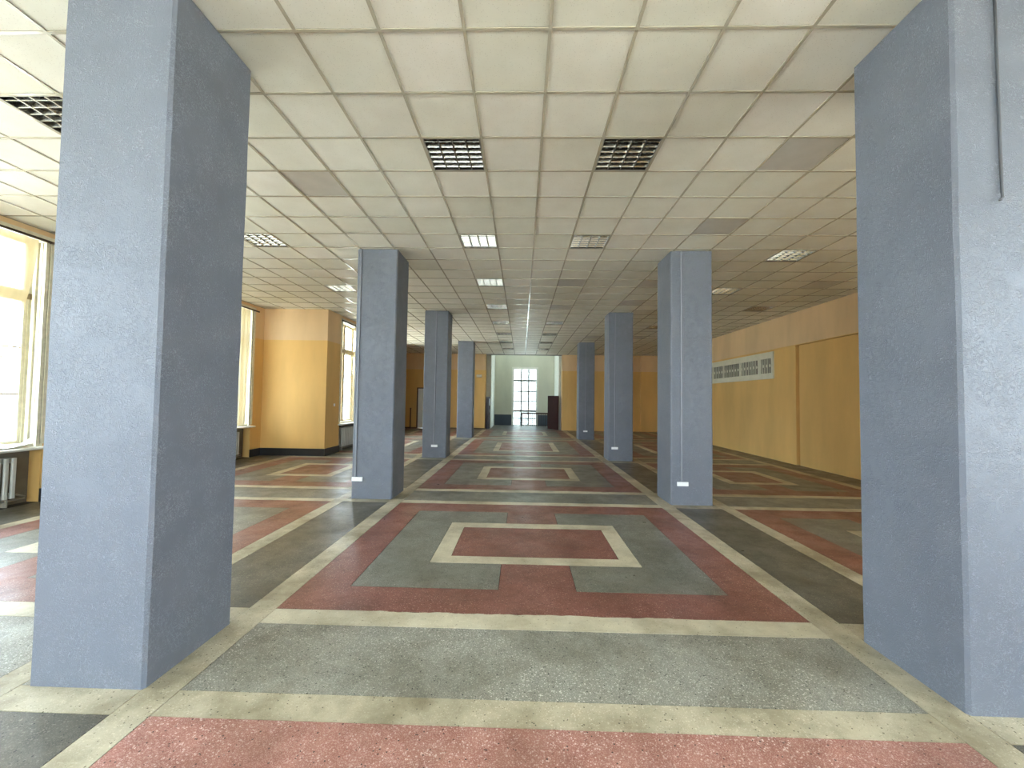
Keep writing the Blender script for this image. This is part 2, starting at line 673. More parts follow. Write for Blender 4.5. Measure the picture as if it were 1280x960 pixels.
# niches under the sills: the wall is thinner there
y = YN - .4
for (a, b) in WIN_L:
    m.box(XL - TH, XL, y, a, 0, H)
    m.box(XL - TH, XL - .2, a, b, 0, WZ0)
    m.box(XL - TH, XL, a, b, WZ1, H)
    y = b
m.box(XL - TH, XL, y, YP, 0, H)
struct(m.build('wall_left', 'wall'), 'ochre left wall with peach top band and tall windows', 'wall')
m = MB()
m.box(XL - TH, XP, YP, YP + .42, 0, H)
m.box(XP - TH, XP, YP + .42, WIN_P[0], 0, H)
m.box(XP - TH, XP - .2, WIN_P[0], WIN_P[1], 0, WZ0)
m.box(XP - TH, XP, WIN_P[0], WIN_P[1], WZ1, H)
wall_x(XP - TH, XP, WIN_P[1], YQ, [(*WIN_P2, WZ0, WZ1)], m)
m.box(XL - TH, XP, YQ, YQ + .3, 0, H)
struct(m.build('wall_left_bay', 'wall'), 'ochre projecting wall corner standing out from the window wall', 'wall')
struct(MB().box(XL - TH, XL, YQ + .3, YE, 0, H).build('wall_left_far', 'wall'), 'ochre side wall beyond the projecting corner', 'wall')

m = MB()
wall_x(7.60, 8.1, YN - .4, 9.0, [(*WIN_R, .6, 3.36)], m, 3.36)
m.box(7.70, 8.1, 9.0, 9.08, 0, 3.36)
m.box(7.555, 8.1, 9.08, 9.83, 0, 3.36)          # pilaster
m.box(7.57, 8.1, 9.83, YE, 0, 3.36)
wall_beam = [(YN - .4, WIN_R[0], 3.36), (WIN_R[0], WIN_R[1], 4.1), (WIN_R[1], YE, 3.36)]
for (a, b, z) in wall_beam:
    m.box(7.535, 8.1, a, b, z, H)         # beam band at the top
struct(m.build('wall_right', 'wall'), 'ochre right wall with pilaster and peach beam band', 'wall')

m = MB()
OPL, OPR = -2.26, 2.12
wall_y(YE, YE + .6, XL - .4, OPL, [(-6.14, -5.2, 0, 2.28)], m)
m.box(OPR, 8.1, YE, YE + .6, 0, H)
m.box(2.45, 2.70, YE - .05, YE, 0, H)
m.box(3.55, 3.80, YE - .05, YE, 0, H)
m.box(6.55, 8.1, YE - .12, YE, 0, H)
struct(m.build('wall_far', 'wall'), 'ochre far wall either side of the wide opening', 'wall')

m = MB()
LZ, LH = (6.3, 7.6), 8.2  # lobby raised out of view for upper windows added to brighten it
wall_x(-2.4, -1.98, YE + .6, YV + .3, [(21.9, 24.5, LZ[0], LZ[1])], m, LH)
wall_x(1.98, 2.4, YE + .6, YV + .3, [(21.9, 24.5, LZ[0], LZ[1])], m, LH)
m.box(-2.6, 2.6, YE + .3, YE + .6, H + .12, LH)
m.box(-2.6, -1.98, YE + .58, YE + .62, 0, H)
struct(m.build('wall_vestibule', 'white_plain'), 'white side walls of the stair lobby beyond the opening', 'wall')
VWX = (-.78, .85)
m = wall_y(YV, YV + .35, -2.6, 2.6, [(VWX[0], VWX[1], 0, 3.83)], MB(), LH)
struct(m.build('wall_vestibule_end', 'white_wall'), 'pale wall with slate dado around the tall glazed window', 'wall')

WIN_N = [(-4.2, 1.2)]
m = wall_y(YN - .4, YN, XL - .4, 8.1, [(a, b, .08, 4.15) for a, b in WIN_N], MB())
struct(m.build('wall_near', 'wall'), 'ochre wall at the unseen near end with a window placed for light', 'wall')

# skirting
m = MB()
BT = .025
y = YN
for (a, b) in WIN_L:
    m.box(XL, XL + BT, y, a, 0, .21)
    y = b
m.box(XL, XL + BT, y, YP, 0, .21)
struct(m.build('baseboard_left', 'black_base'), 'black painted skirting along the window wall', 'baseboard')
m = MB()
m.box(XL + BT, XP + BT, YP - BT, YP, 0, .21)
m.box(XP, XP + BT, YP, WIN_P[0], 0, .21)
m.box(XP, XP + BT, WIN_P[1], YQ, 0, .21)
struct(m.build('baseboard_left_bay', 'black_base'), 'black painted skirting around the projecting corner', 'baseboard')
m = MB()
m.box(XL, -6.14, YE - .02, YE, 0, .07)
m.box(-5.2, OPL, YE - .02, YE, 0, .07)
struct(m.build('baseboard_far', 'doorframe'), 'low brown skirting along the far wall', 'baseboard')

# ------------------------------------------------------------------ ceiling: slab, rails, tiles
m = MB()
m.box(XP - TH, 8.1, YN - .4, YE + .6, H + .10, H + .3)
m.box(XL - .42, XP - TH, YN - .4, YP + .42, H + .10, H + .3).box(XL - .42, XP - TH, YQ, YE + .6, H + .10, H + .3)
m.box(XL - .42, XL - .1, YN - .4, YP + .42, H, H + .1).box(XL - .42, XL - .1, YQ, YE + .6, H, H + .1)
m.box(XP - TH, XP - .12, YP + .3, YQ, H, H + .1)
m.box(7.7, 8.1, YN - .4, YE + .6, H, H + .1)
m.box(XL - .4, 8.1, YN - .4, YN - .1, H, H + .1)
m.box(XL - .4, 8.1, YE + .3, YE + .6, H + .01, H + .1)
m.box(-2.6, 2.6, YE + .3, YV + .4, LH, LH + .2)
ceiling = struct(m.build('ceiling', 'slab'), 'suspended ceiling of square off-white mineral tiles', 'ceiling')

P = .6
I0, I1 = -13, 13            # tile columns (i*0.6 .. (i+1)*0.6), last cut by the wall
J0, J1 = -15, 35
FX = {}
for c in [(-.9, 1.5), (.9, 1.5), (-.9, 3.9), (.9, 3.9), (-.9, 6.3), (-.9, 8.7), (-.9, 11.1), (-.9, 13.5), (.9, 11.1), (.9, 13.5),
          (-.9, 15.9), (.9, 15.9), (-.9, 18.3), (.9, 18.3), (4.5, 4.5), (4.5, 6.9), (6.3, 8.7), (-4.5, 3.9), (-4.5, 6.9), (-4.5, .9), (4.5, 11.7)]:
    FX[(math.floor(c[0] / P), math.floor(c[1] / P))] = 'light'
for c in [(-2.7, 2.1), (2.7, 1.5), (2.7, 3.3), (.9, 6.3), (.9, 8.7), (2.7, 6.3), (2.7, 8.1), (2.7, 14.1), (4.5, 14.1), (6.3, 6.3)]:
    FX[(math.floor(c[0] / P), math.floor(c[1] / P))] = 'grey'


def to_px(p):
    v = Vector(p) - Vector((CX, CY, CZ))
    d = v.dot(fw)
    if d < .1:
        return None
    return 640 + F_PX * v.dot(rt) / d, 480 - F_PX * v.dot(up) / d


def blocked(x, y):
    for (a, b) in COLS_Y:
        for (c, d) in ((-CX1, -CX0), (CX0, CX1)):
            t0, t1 = 0.0, 1.0
            for o_, q, lo, hi in ((CX, x - CX, c, d), (CY, y - CY, a, b)):
                if abs(q) < 1e-9:
                    if not lo < o_ < hi:
                        t1 = -1
                    continue
                u, w = sorted(((lo - o_) / q, (hi - o_) / q))
                t0, t1 = max(t0, u), min(t1, w)
            if t0 < t1 - 1e-6 and t1 > 0:
                return True
    return False


def vis_area(i, j):
    x0, x1, y0, y1 = i * P, min((i + 1) * P, 7.5), j * P, (j + 1) * P
    q = [to_px((x, y, H)) for x, y in ((x0, y0), (x1, y0), (x1, y1), (x0, y1))]
    if any(p is None for p in q):
        return 0
    n = 0
    for u in (.1, .5, .9):
        for w in (.1, .5, .9):
            x, y = x0 + (x1 - x0) * u, y0 + (y1 - y0) * w
            p = to_px((x, y, H))
            if 0 <= p[0] <= 1280 and 0 <= p[1] <= 960 and not blocked(x, y):
                n += 1
    a = abs(sum(q[k][0] * q[(k + 1) % 4][1] - q[(k + 1) % 4][0] * q[k][1] for k in range(4))) / 2
    return a * n / 9


cells = []
for i in range(I0, I1):
    for j in range(J0, J1):
        if FX.get((i, j)) == 'light':
            continue
        if i * P < -6.05 and YP + .05 < j * P and (j + 1) * P < YQ + .4:
            continue
        cells.append((vis_area(i, j), i, j))
cells.sort(reverse=True)


def tile_shape(m, w, h, cx=0, cy=0, z=0, tx=0, ty=0):
    """slab with a small chamfer on the lower rim, tilted by tx, ty"""
    n = len(m.v)
    c = .006
    for (dx, dy, zz) in ((0, 0, .015), (0, 0, .004), (c, c, 0)):
        for (sx, sy_) in ((-1, -1), (1, -1), (1, 1), (-1, 1)):
            px, py = sx * (w / 2 - dx), sy_ * (h / 2 - dy)
            m.v.append((cx + px, cy + py, z + zz + px * tx + py * ty))
    m.f.append([n, n + 1, n + 2, n + 3])
    m.f.append([n + 11, n + 10, n + 9, n + 8])
    for r in range(2):
        for k in range(4):
            q = (k + 1) % 4
            m.f.append([n + r * 4 + k, n + r * 4 + q, n + r * 4 + 4 + q, n + r * 4 + 4 + k])


TW = .588
mt = MB()
tile_shape(mt, TW, TW)
tile_me = mt.mesh('ceiling_tile', 'tile')
mt = MB()
tile_shape(mt, TW, TW)
grey_me = mt.mesh('grey_ceiling_panel', 'greytile')
rest = MB()
ZT = H + .006
count = 0
rt_ = random.Random(11)
for (a, i, j) in cells:
    x0, x1 = i * P, min((i + 1) * P, 7.62)
    w = x1 - x0 - .012
    cx_, cyy = (x0 + x1) / 2, (j + .5) * P
    tx, ty = rt_.gauss(0, .0016), rt_.gauss(0, .0016)
    isg = FX.get((i, j)) == 'grey'
    if isg or (count < 300 and a > 0):
        o = link('grey_ceiling_panel' if isg else 'ceiling_tile', grey_me if isg else tile_me, ceiling, (cx_, cyy, ZT + rt_.uniform(0, .002)))
        o.rotation_euler = (ty, -tx, 0)
        o.scale = (w / TW, 1, 1)
        if isg:
            o['label'] = 'smooth grey metal panel in place of a tile'
        else:
            count += 1
    else:
        tile_shape(rest, w, TW, cx_, cyy, ZT + .001, tx, ty)
o = rest.build('far_ceiling_tiles', 'tile', ceiling)
o['kind'] = 'stuff'

RW = .012
for i in range(I0, I1 + 1):
    x = min(i * P, 7.62)
    MB().box(x - RW, x + RW, YN, YE, H - .002, H + .005).build('ceiling_rail', 'rail', ceiling)
for j in range(J0, J1 + 1):
    y = j * P
    if y > YE:
        continue
    MB().box(XL, 7.62, y - RW, y + RW, H - .0014, H + .005).build('ceiling_cross_rail', 'rail', ceiling)

# ------------------------------------------------------------------ columns
col_lab = {
    (-1, 0): 'thick grey-blue plaster column beside the radiator window with no cable or socket',
    (1, 0): 'thick grey-blue plaster column with a short cable ending high up, no socket',
    (-1, 1): 'grey-blue column with conduit down its window-side edge and low socket',
    (1, 1): 'grey-blue column facing the ventilation grille with centred conduit and socket',
    (-1, 2): 'grey-blue column third along the window side, with conduit and socket',
    (1, 2): 'grey-blue column third along the grille wall side, with conduit and socket',
    (-1, 3): 'plain grey-blue column on the window side next to the lobby opening',
    (1, 3): 'grey-blue column with conduit on the grille wall side next to lobby opening',
}
for s_ in (-1, 1):
    for k, (y0, y1) in enumerate(COLS_Y):
        a, b = sorted((CX0 * s_, CX1 * s_))
        c = .018
        prof = [(a + c, y0), (b - c, y0), (b, y0 + c), (b, y1 - c), (b - c, y1), (a + c, y1), (a, y1 - c), (a, y0 + c)]
        m = MB()
        # stacked rings with slight unevenness of the hand plastered faces
        rc = random.Random(k * 10 + s_)
        zs = [.0005 + (H - .003) * q / 14 for q in range(15)]
        n = 0
        for zq in zs:
            for (x, y) in prof:
                m.v.append((x + rc.uniform(-.002, .002), y + rc.uniform(-.002, .002), zq))
        for q in range(14):
            for e in range(8):
                f_ = (e + 1) % 8
                m.f.append([q * 8 + e, q * 8 + f_, q * 8 + 8 + f_, q * 8 + 8 + e])
        m.f.append(list(reversed(range(8))))
        m.f.append([14 * 8 + e for e in range(8)])
        o = m.build('square_column', 'column')
        tag(o, col_lab[(s_, k)], 'column', 'square columns in two rows')

# conduits and sockets on the columns: (x, front y, low z, socket centre x, owner words)
CON = [(-2.985, 4.27, .37, -2.945, 'second column on the window side'),
       (2.53, 4.27, .39, 2.54, 'second column on the grille wall side'),
       (-2.70, 9.28, .38, -2.69, 'third column on the window side'),
       (2.53, 9.28, .40, 2.525, 'third column on the grille wall side'),
       (2.66, 15.65, .40, 2.655, 'last column on the grille wall side')]
for (x, y, z, sx, w) in CON:
    yf = y - .003
    m = MB()
    m.extr([(x - .017, yf), (x + .017, yf), (x + .017, yf - .010), (x + .011, yf - .016), (x - .011, yf - .016), (x - .017, yf - .010)], 'x', 0, 1)
    m.v = [(p[1], p[2], z + (H - .004 - z) * p[0]) for p in m.v]
    o = m.build('cable_conduit', 'conduit')
    tag(o, 'thin grey conduit running from the ceiling down the ' + w, 'conduit', 'conduits on columns')
    r = empty('power_socket', (sx, yf, z - .035))
    tag(r, 'white triple power socket low on the ' + w, 'socket', 'sockets on columns')
    sb = MB().box(-.09, .09, -.03, 0, -.033, .033).build('socket_box', 'plastic', r)
    for q in (-1, 0, 1):
        m = MB()
        pr = [(q * .056 + .022 * math.cos(t * math.pi / 5), .022 * math.sin(t * math.pi / 5)) for t in range(10)]
        m.extr([(p[0], p[1]) for p in pr], 'y', -.036, -.029)
        m.build('socket_face', 'plastic', sb)
m = MB()
x, yf = 2.60, -.364
m.tube([(2.592, yf - .006, H - .005), (2.597, yf - .006, 3.6), (2.602, yf - .006, 2.97), (2.598, yf - .012, 2.935), (2.575, yf - .02, 2.915)], .007, 8)
tag(m.build('hanging_cable', 'cable', smooth=True), 'short dark cable stub ending high on the thick column without socket', 'cable')

# ------------------------------------------------------------------ louvred ceiling lights


def make_light(full=True):
    r = empty('ceiling_light')
    w = .29
    m = MB()
    m.box(-w, w, -w, w, .085, .09)
    m.box(-w, -w + .004, -w, w, 0, .085).box(w - .004, w, -w, w, 0, .085)
    m.box(-w, w, -w, -w + .004, 0, .085).box(-w, w, w - .004, w, 0, .085)
    m.build('housing', 'fixture', r)
    m = MB()
    for (a, b, c, d) in ((-w, w, -w, -w + .012), (-w, w, w - .012, w), (-w, -w + .012, -w, w), (w - .012, w, -w, w)):
        m.box(a, b, c, d, -.004, .003)
    m.build('trim_frame', 'fixframe', r)
    for k in range(4):
        x = -.21 + .14 * k
        MB().tube([(x, -.275, .06), (x, .275, .06)], .013, 8).build('tube', 'tube', r, True)
    # parabolic mirror ridges between the tubes
    for k in range(5):
        x = -.28 + .14 * k
        hw = .026 if 0 < k < 4 else .012
        MB().extr([(x - .007, .0), (x + .007, .0), (x + hw * .6, .028), (x + hw, .075), (x - hw, .075), (x - hw * .6, .028)], 'y', -.278, .278).build('mirror_ridge', 'alu', r)
    for k in range(6):
        y = -.225 + .09 * k
        m = MB()
        m.extr([(y - .004, .001), (y + .004, .001), (y + .016, .04), (y - .016, .04)], 'x', -.278, .278)
        m.build('louvre_blade', 'alu', r)
    return r


LIGHT_LAB = {(-2, 2): 'square louvred ceiling light over the first red rectangle, window side',
             (1, 2): 'square louvred ceiling light over the first red rectangle, grille wall side',
             (-2, 6): 'square louvred ceiling light between the second columns, window side',
             (1, 6): 'square louvred ceiling light between the second columns, grille wall side',
             (-2, 10): 'square louvred ceiling light level with a grey panel beside it',
             (-2, 14): 'square louvred ceiling light just before the third pair of columns',
             (-2, 18): 'louvred ceiling light just past the third columns, window side',
             (1, 18): 'louvred ceiling light just past the third columns, grille wall side',
             (-2, 22): 'louvred ceiling light midway between third and last columns, window side',
             (1, 22): 'louvred ceiling light midway between third and last columns, grille wall side',
             (-2, 26): 'louvred ceiling light between the last columns, window side',
             (1, 26): 'louvred ceiling light between the last columns, grille wall side',
             (-2, 30): 'last louvred ceiling light before the lobby, window side',
             (1, 30): 'last louvred ceiling light before the lobby, grille wall side',
             (7, 7): 'louvred ceiling light in the right aisle beside the second column',
             (7, 11): 'louvred ceiling light in the right aisle behind the second column',
             (10, 14): 'louvred ceiling light close to the ventilation grille wall',
             (7, 19): 'louvred ceiling light in the right aisle behind the third column',
             (-8, 6): 'louvred ceiling light in the window aisle between first and second columns',
             (-8, 11): 'louvred ceiling light in the window aisle facing the ochre wall corner',
             (-8, 1): 'louvred ceiling light in the window aisle next to the first column'}
proto = None
for (i, j), kind in FX.items():
    if kind != 'light':
        continue
    if proto is None:
        proto = make_light()
        r = proto
    else:
        r = copy_tree(proto)
    r.location = ((i + .5) * P, (j + .5) * P, H + .002)
    tag(r, LIGHT_LAB.get((i, j), 'unlit louvred ceiling light near the lobby opening'), 'ceiling light', 'louvred ceiling lights')

# ------------------------------------------------------------------ windows in the left walls
WINN = [0]


def window_x(X, y0, y1, z0, z1, label, nc=4, detail=True):
    """timber window set in a wall whose room face is x = X, facing +x"""
    WINN[0] += 1
    m = MB()
    e = .0
    # lining with stepped beads (double frame), architrave on the wall face
    for (ya, yb, sgn) in ((y0, y0 + .03, 1), (y1 - .03, y1, -1)):
        m.box(X - .36, X + .012, ya, yb, z0, z1)
        for xa, w in ((-.02, .05), (-.10, .035), (-.16, .06), (-.24, .03), (-.30, .07)):
            if sgn > 0:
                m.box(X + xa - .022, X + xa + .022, yb, yb + w, z0, z1)
            else:
                m.box(X + xa - .022, X + xa + .022, ya - w, ya, z0, z1)
    m.box(X - .36, X + .012, y0, y1, z1 - .04, z1)
    m.box(X - .36, X - .05, y0, y1, z0, z0 + .05)
    for (ya, yb) in ((y0 - .05, y0 + .03), (y1 - .03, y1 + .05)):
        m.box(X + .001, X + .022, ya, yb, z0 + .04, z1)
    m.box(X + .001, X + .022, y0 - .05, y1 + .05, z1 - .03, z1 + .05)
    win = struct(m.build('window_%d' % WINN[0], 'frame'), label, 'window')
    zt = z0 + (z1 - z0) * .72
    xg = X - .27
    MB().box(xg - .04, xg + .05, y0 + .03, y1 - .03, zt - .04, zt + .05).build('transom', 'worn', win)
    cw = (y1 - y0 - .12) / nc
    for k in range(nc + 1):
        y = y0 + .06 + cw * k
        MB().box(xg - .035, xg + .04, y - .035, y + .035, z0 + .05, z1 - .04).build('mullion', 'worn' if k % 2 else 'frame', win)
    for k in range(nc):
        a, b = y0 + .06 + cw * k + .035, y0 + .06 + cw * (k + 1) - .035
        for (za, zb, bars) in ((z0 + .05, zt - .04, 3), (zt + .05, z1 - .04, 1)):
            c = MB()
            s = .045
            c.box(xg - .02, xg + .025, a, a + s, za, zb).box(xg - .02, xg + .025, b - s, b, za, zb)
            c.box(xg - .02, xg + .025, a + s, b - s, za, za + s).box(xg - .02, xg + .025, a + s, b - s, zb - s, zb)
            cs = c.build('casement', 'frame', win)
            hgt = (zb - za - 2 * s) / bars
            for q in range(bars):
                if q:
                    zz = za + s + hgt * q
                    MB().box(xg - .012, xg + .014, a + s, b - s, zz - .011, zz + .011).build('glazing_bar', 'worn', cs)
                MB().box(xg - .003, xg + .001, a + s - .005, b - s + .005, za + s + hgt * q + .0, za + s + hgt * (q + 1)).build('pane', 'glass', cs)
    MB().extr([(X - .36, z0 - .045), (X + .10, z0 - .045), (X + .115, z0 - .03), (X + .115, z0 - .012), (X + .10, z0), (X - .36, z0 + .002)], 'y', y0 - .07, y1 + .07).build('sill', 'sill', win)
    # outer niche lining under the sill
    MB().box(X - .199, X - .19, y0, y1, 0, z0 - .05).build('niche_back', 'niche', win)
    portal((X - .38, (y0 + y1) / 2, (z0 + z1) / 2), (0, -math.pi / 2, 0), z1 - z0, y1 - y0)
    return win


window_x(XL, WIN_L[0][0], WIN_L[0][1], WZ0 + .04, WZ1, 'unseen tall timber window added for light in the corner by the near wall', 3)
window_x(XL, WIN_L[1][0], WIN_L[1][1], WZ0 + .04, WZ1, 'unseen tall timber window added for light, second from the near wall', 2)
window_x(XL, WIN_L[2][0], WIN_L[2][1], WZ0 + .04, WZ1, 'tall old timber window with crumpled white film on its sill')
window_x(XL, WIN_L[3][0], WIN_L[3][1], WZ0 + .04, WZ1, 'tall timber window just before the projecting ochre corner')
window_x(XP, WIN_P[0], WIN_P[1], WZ0 + .04, WZ1, 'tall timber window in the projecting bay beyond the ochre corner')

window_x(XP, WIN_P2[0], WIN_P2[1], WZ0 + .04, WZ1, 'further timber window of the projecting bay, unseen and added for light', 2)


def radiator(X, y0, n, label, pitch=.094):
    r = empty('radiator', (X, y0, 0))
    tag(r, label, 'radiator', 'radiators under windows')
    proto_me = None
    for k in range(n):
        if proto_me is None:
            m = MB()
            for xx in (-.055, .055):
                m.cbox(xx - .022, xx + .022, -.03, .03, .17, .70, .012)
            m.cbox(-.077, .077, -.032, .032, .66, .735, .014)
            m.cbox(-.077, .077, -.032, .032, .13, .205, .014)
            m.tube([(0, -.048, .165), (0, .048, .165)], .022)
            m.tube([(0, -.048, .70), (0, .048, .70)], .022)
            proto_me = m.mesh('radiator_section', 'radiator')
        link('radiator_section', proto_me, r, (0, k * pitch, 0))
    L = n * pitch
    MB().tube([(.02, -.22, .09), (.02, L + .10, .09), (.0, L + .12, .11), (0, L + .0, .165), (0, L - .1, .165)], .014).build('heating_pipe', 'pipe', r, True)
    for yy in (.05, L - .15):
        MB().box(-.05, .05, yy - .012, yy + .012, 0, .15).build('foot', 'pipe', r)
    return r


radiator(XL - .085, 1.36, 22, 'cast iron radiator under the window with crumpled film on its sill')
radiator(XL - .085, 6.52, 20, 'cast iron radiator under the window beside the projecting ochre corner')
radiator(XP - .085, 10.45, 22, 'cast iron radiator in the dark niche beyond the projecting ochre corner')


def curtain(X, top, bottom, label, folds, amp=.03, seed=0, edge=1):
    """sheer sheet from a top edge (ya,yb,z) to a bottom edge (ya,yb,z) with folds"""
    nx, nz = 90, 26
    m = MB()
    rr = random.Random(seed)
    ph = rr.uniform(0, 6)
    for q in range(nz + 1):
        v = q / nz
        ya = top[0] + (bottom[0] - top[0]) * v
        yb = top[1] + (bottom[1] - top[1]) * v ** edge
        z = top[2] + (bottom[2] - top[2]) * v
        for k in range(nx + 1):
            u = k / nx
            a = amp * (.5 + .5 * v)
            x = X + a * math.sin(2 * math.pi * folds * u + ph + .5 * math.sin(3 * v)) + .01 * math.sin(9 * u + 4 * v)
            m.v.append((x, ya + (yb - ya) * u, z + .02 * v * math.sin(folds * 4 * u)))
    w = nx + 1
    for q in range(nz):
        for k in range(nx):
            m.f.append([q * w + k, q * w + k + 1, (q + 1) * w + k + 1, (q + 1) * w + k])
    o = m.build('sheer_curtain', 'sheer', None, True)
    return tag(o, label, 'curtain', 'sheer window curtains')


curtain(XL + .07, (2.15, 3.40, 4.10), (1.95, 2.45, .95), 'pale sheer curtain pulled aside on the window with crumpled film', 6, .03, 1, 1.8)
curtain(XL + .07, (6.1, 8.5, 4.10), (6.1, 8.42, .93), 'sheer curtain drawn across the window beside the projecting ochre corner', 13, .045, 2)
curtain(XP + .07, (10.95, 11.9, 4.10), (10.95, 11.9, .93), 'sheer curtain half drawn over the window beyond the ochre corner', 7, .04, 3)


def rod(X, y0, y1, label):
    r = empty('curtain_rod', (X, y0, 4.13))
    tag(r, label, 'curtain rod', 'curtain rods')
    L = y1 - y0
    MB().box(-.012, .012, 0, L, -.018, .018).build('rail', 'rod', r)
    for y in (.15, L - .15):
        MB().box(-.068, -.012, y - .015, y + .015, -.01, .01).build('bracket', 'rod', r)


rod(XL + .07, .62, 3.78, 'dark curtain rod above the window with crumpled film on its sill')
rod(XL + .07, 5.6, 8.86, 'dark curtain rod above the window beside the projecting ochre corner')
rod(XP + .07, 10.05, 13.2, 'dark curtain rod above the window beyond the ochre corner')

# crumpled film on the first sill
m = MB()
rr = random.Random(5)
nu, nv = 40, 6
for i in range(nu + 1):
    u = i / nu
    for j in range(nv + 1):
        v = j / nv
        x = XL - .16 + .24 * v + .03 * math.sin(7 * u) + rr.uniform(-.008, .008)
        y = 2.2 + 1.28 * u
        z = .887 + .13 * (.5 + .5 * math.sin(11 * u + 3 * v)) * (.3 + .7 * math.sin(math.pi * v)) * (.35 + u) + rr.uniform(0, .02)
        m.v.append((x, y, z))
for i in range(nu):
    for j in range(nv):
        a = i * (nv + 1) + j
        m.f.append([a, a + 1, a + nv + 2, a + nv + 1])
o = m.build('crumpled_film', 'paper')
md = o.modifiers.new('thickness', 'SOLIDIFY')
md.thickness = .004
md.offset = 1
tag(o, 'crumpled white film lying on the sill of the radiator window', 'plastic film')

# ------------------------------------------------------------------ right wall grille
gr = empty('ventilation_grille', (7.57, 10.09, 2.48))
tag(gr, 'long cream wall grille with slotted groups below the peach beam', 'grille')
L, HG = 5.0, .84
groups = [(.14, .66), (.86, 1.88), (2.03, 3.10), (3.24, 4.02), (4.16, 4.86)]
za, zb = .18, .64
m = MB()
m.box(-.035, -.002, 0, L, 0, za).box(-.035, -.002, 0, L, zb, HG)
y = 0
for (a, b) in groups:
    m.box(-.035, -.002, y, a, za, zb)
    y = b
m.box(-.035, -.002, y, L, za, zb)
m.box(-.045, -.035, 0, .03, 0, HG)
m.box(-.045, -.035, .03, L, 0, .03)
m.build('panel', 'grille', gr)
MB().box(-.006, -.001, .1, L - .1, za - .02, zb + .02).build('slot_backing', 'dark', gr)
for (a, b) in groups:
    n = round((b - a) / .094)
    p_ = (b - a) / n
    for k in range(1, n):
        yy = a + p_ * k
        MB().box(-.034, -.027, yy - .019, yy + .019, za, zb).build('slat', 'grille', gr)
    for k in range(0, n, 2):
        yy = a + p_ * (k + .5)
        c = (za + zb) / 2
        MB().extr([(yy - .03, c), (yy, c - .05), (yy + .03, c), (yy, c + .05)], 'x', -.034, -.027).build('spacer', 'grille', gr)

# small switch on the projecting corner
sw = empty('light_switch', (XP, 9.78, 1.48))
tag(sw, 'small white light switch on the side of the projecting ochre corner', 'switch')
MB().box(0, .012, -.042, .042, -.042, .042).build('plate', 'plastic', sw)
MB().box(.012, .02, -.022, .022, -.03, .03).build('rocker', 'plastic', sw)

# ------------------------------------------------------------------ far end: lobby window, doors, railing
WINN[0] += 1
a, b = VWX
m = MB()
zc = 3.83
m.box(a - .06, a + .07, YV - .03, YV + .2, 0, zc + .06).box(b - .07, b + .06, YV - .03, YV + .2, 0, zc + .06)
m.box(a + .07, b - .07, YV - .03, YV + .2, zc - .08, zc + .06)
m.box(a + .07, b - .07, YV + .02, YV + .2, 0, .04)
vw = struct(m.build('window_%d' % WINN[0], 'sill'), 'tall glazed window in the lobby with dark glazing bars', 'window')
ys = YV + .12
xs = [a + .07 + (b - a - .14) * q / 3 for q in range(4)]
zs = [.04, .46, .96, 1.61, 2.26, 2.99, zc - .08]
for q in (1, 2):
    MB().box(xs[q] - .04, xs[q] + .04, ys - .03, ys + .03, .04, zc - .08).build('mullion', 'bar', vw)
for q, z in enumerate(zs[1:-1]):
    t = .055 if q in (1, 4) else .028
    MB().box(xs[0], xs[3], ys - .025, ys + .025, z - t, z + t).build('glazing_bar', 'bar', vw)
for q in range(3):
    for k in range(6):
        MB().box(xs[q], xs[q + 1], ys - .003, ys + .001, zs[k], zs[k + 1]).build('pane', 'dimmed_glass', vw)
portal(((a + b) / 2, YV + .33, zc / 2), (-math.pi / 2, 0, 0), b - a, zc)

for s_ in (-1, 1):
    WINN[0] += 1
    m = MB()
    x = 2.2 * s_
    for (ya, yb, za, zb) in ((21.9, 21.98, *LZ), (24.42, 24.5, *LZ), (23.16, 23.24, *LZ), (21.98, 24.42, LZ[0], LZ[0] + .08), (21.98, 24.42, LZ[1] - .08, LZ[1])):
        m.box(x - .04, x + .04, ya, yb, za, zb)
    w_ = struct(m.build('window_%d' % WINN[0], 'sill'), 'upper window out of view, added to brighten the stair lobby', 'window')
    for (ya, yb) in ((21.98, 23.16), (23.24, 24.42)):
        MB().box(x - .002, x + .002, ya, yb, LZ[0] + .08, LZ[1] - .08).build('pane', 'glass', w_)
    portal((2.42 * s_, 23.2, 6.95), (0, math.pi / 2 * s_, 0), 1.3, 2.6)
# unseen near window behind the viewpoint, placed and sized to tune the light
for (a, b) in WIN_N:
    WINN[0] += 1
    m = MB()
    y = YN - .25
    m.box(a, a + .06, y - .06, y + .06, .08, 4.15).box(b - .06, b, y - .06, y + .06, .08, 4.15)
    m.box(a, b, y - .06, y + .06, .08, .14).box(a, b, y - .06, y + .06, 4.09, 4.15)
    n = round((b - a) / 1.2)
    for k in range(1, n):
        x = a + (b - a) * k / n
        m.box(x - .03, x + .03, y - .04, y + .04, .14, 4.09)
    m.box(a, b, y - .04, y + .04, 3.1, 3.18)
    w_ = struct(m.build('window_%d' % WINN[0], 'frame'), 'unseen wide white framed window in the near wall, placed for light', 'window')
    for k in range(n):
        x0, x1 = a + (b - a) * k / n, a + (b - a) * (k + 1) / n
        MB().box(x0 + .03, x1 - .03, y - .002, y + .002, .14, 3.1).build('pane', 'glass', w_)
        MB().box(x0 + .03, x1 - .03, y - .002, y + .002, 3.18, 4.09).build('pane', 'glass', w_)
    portal(((a + b) / 2, YN - .38, 2.12), (math.pi / 2, 0, 0), b - a, 4.05)

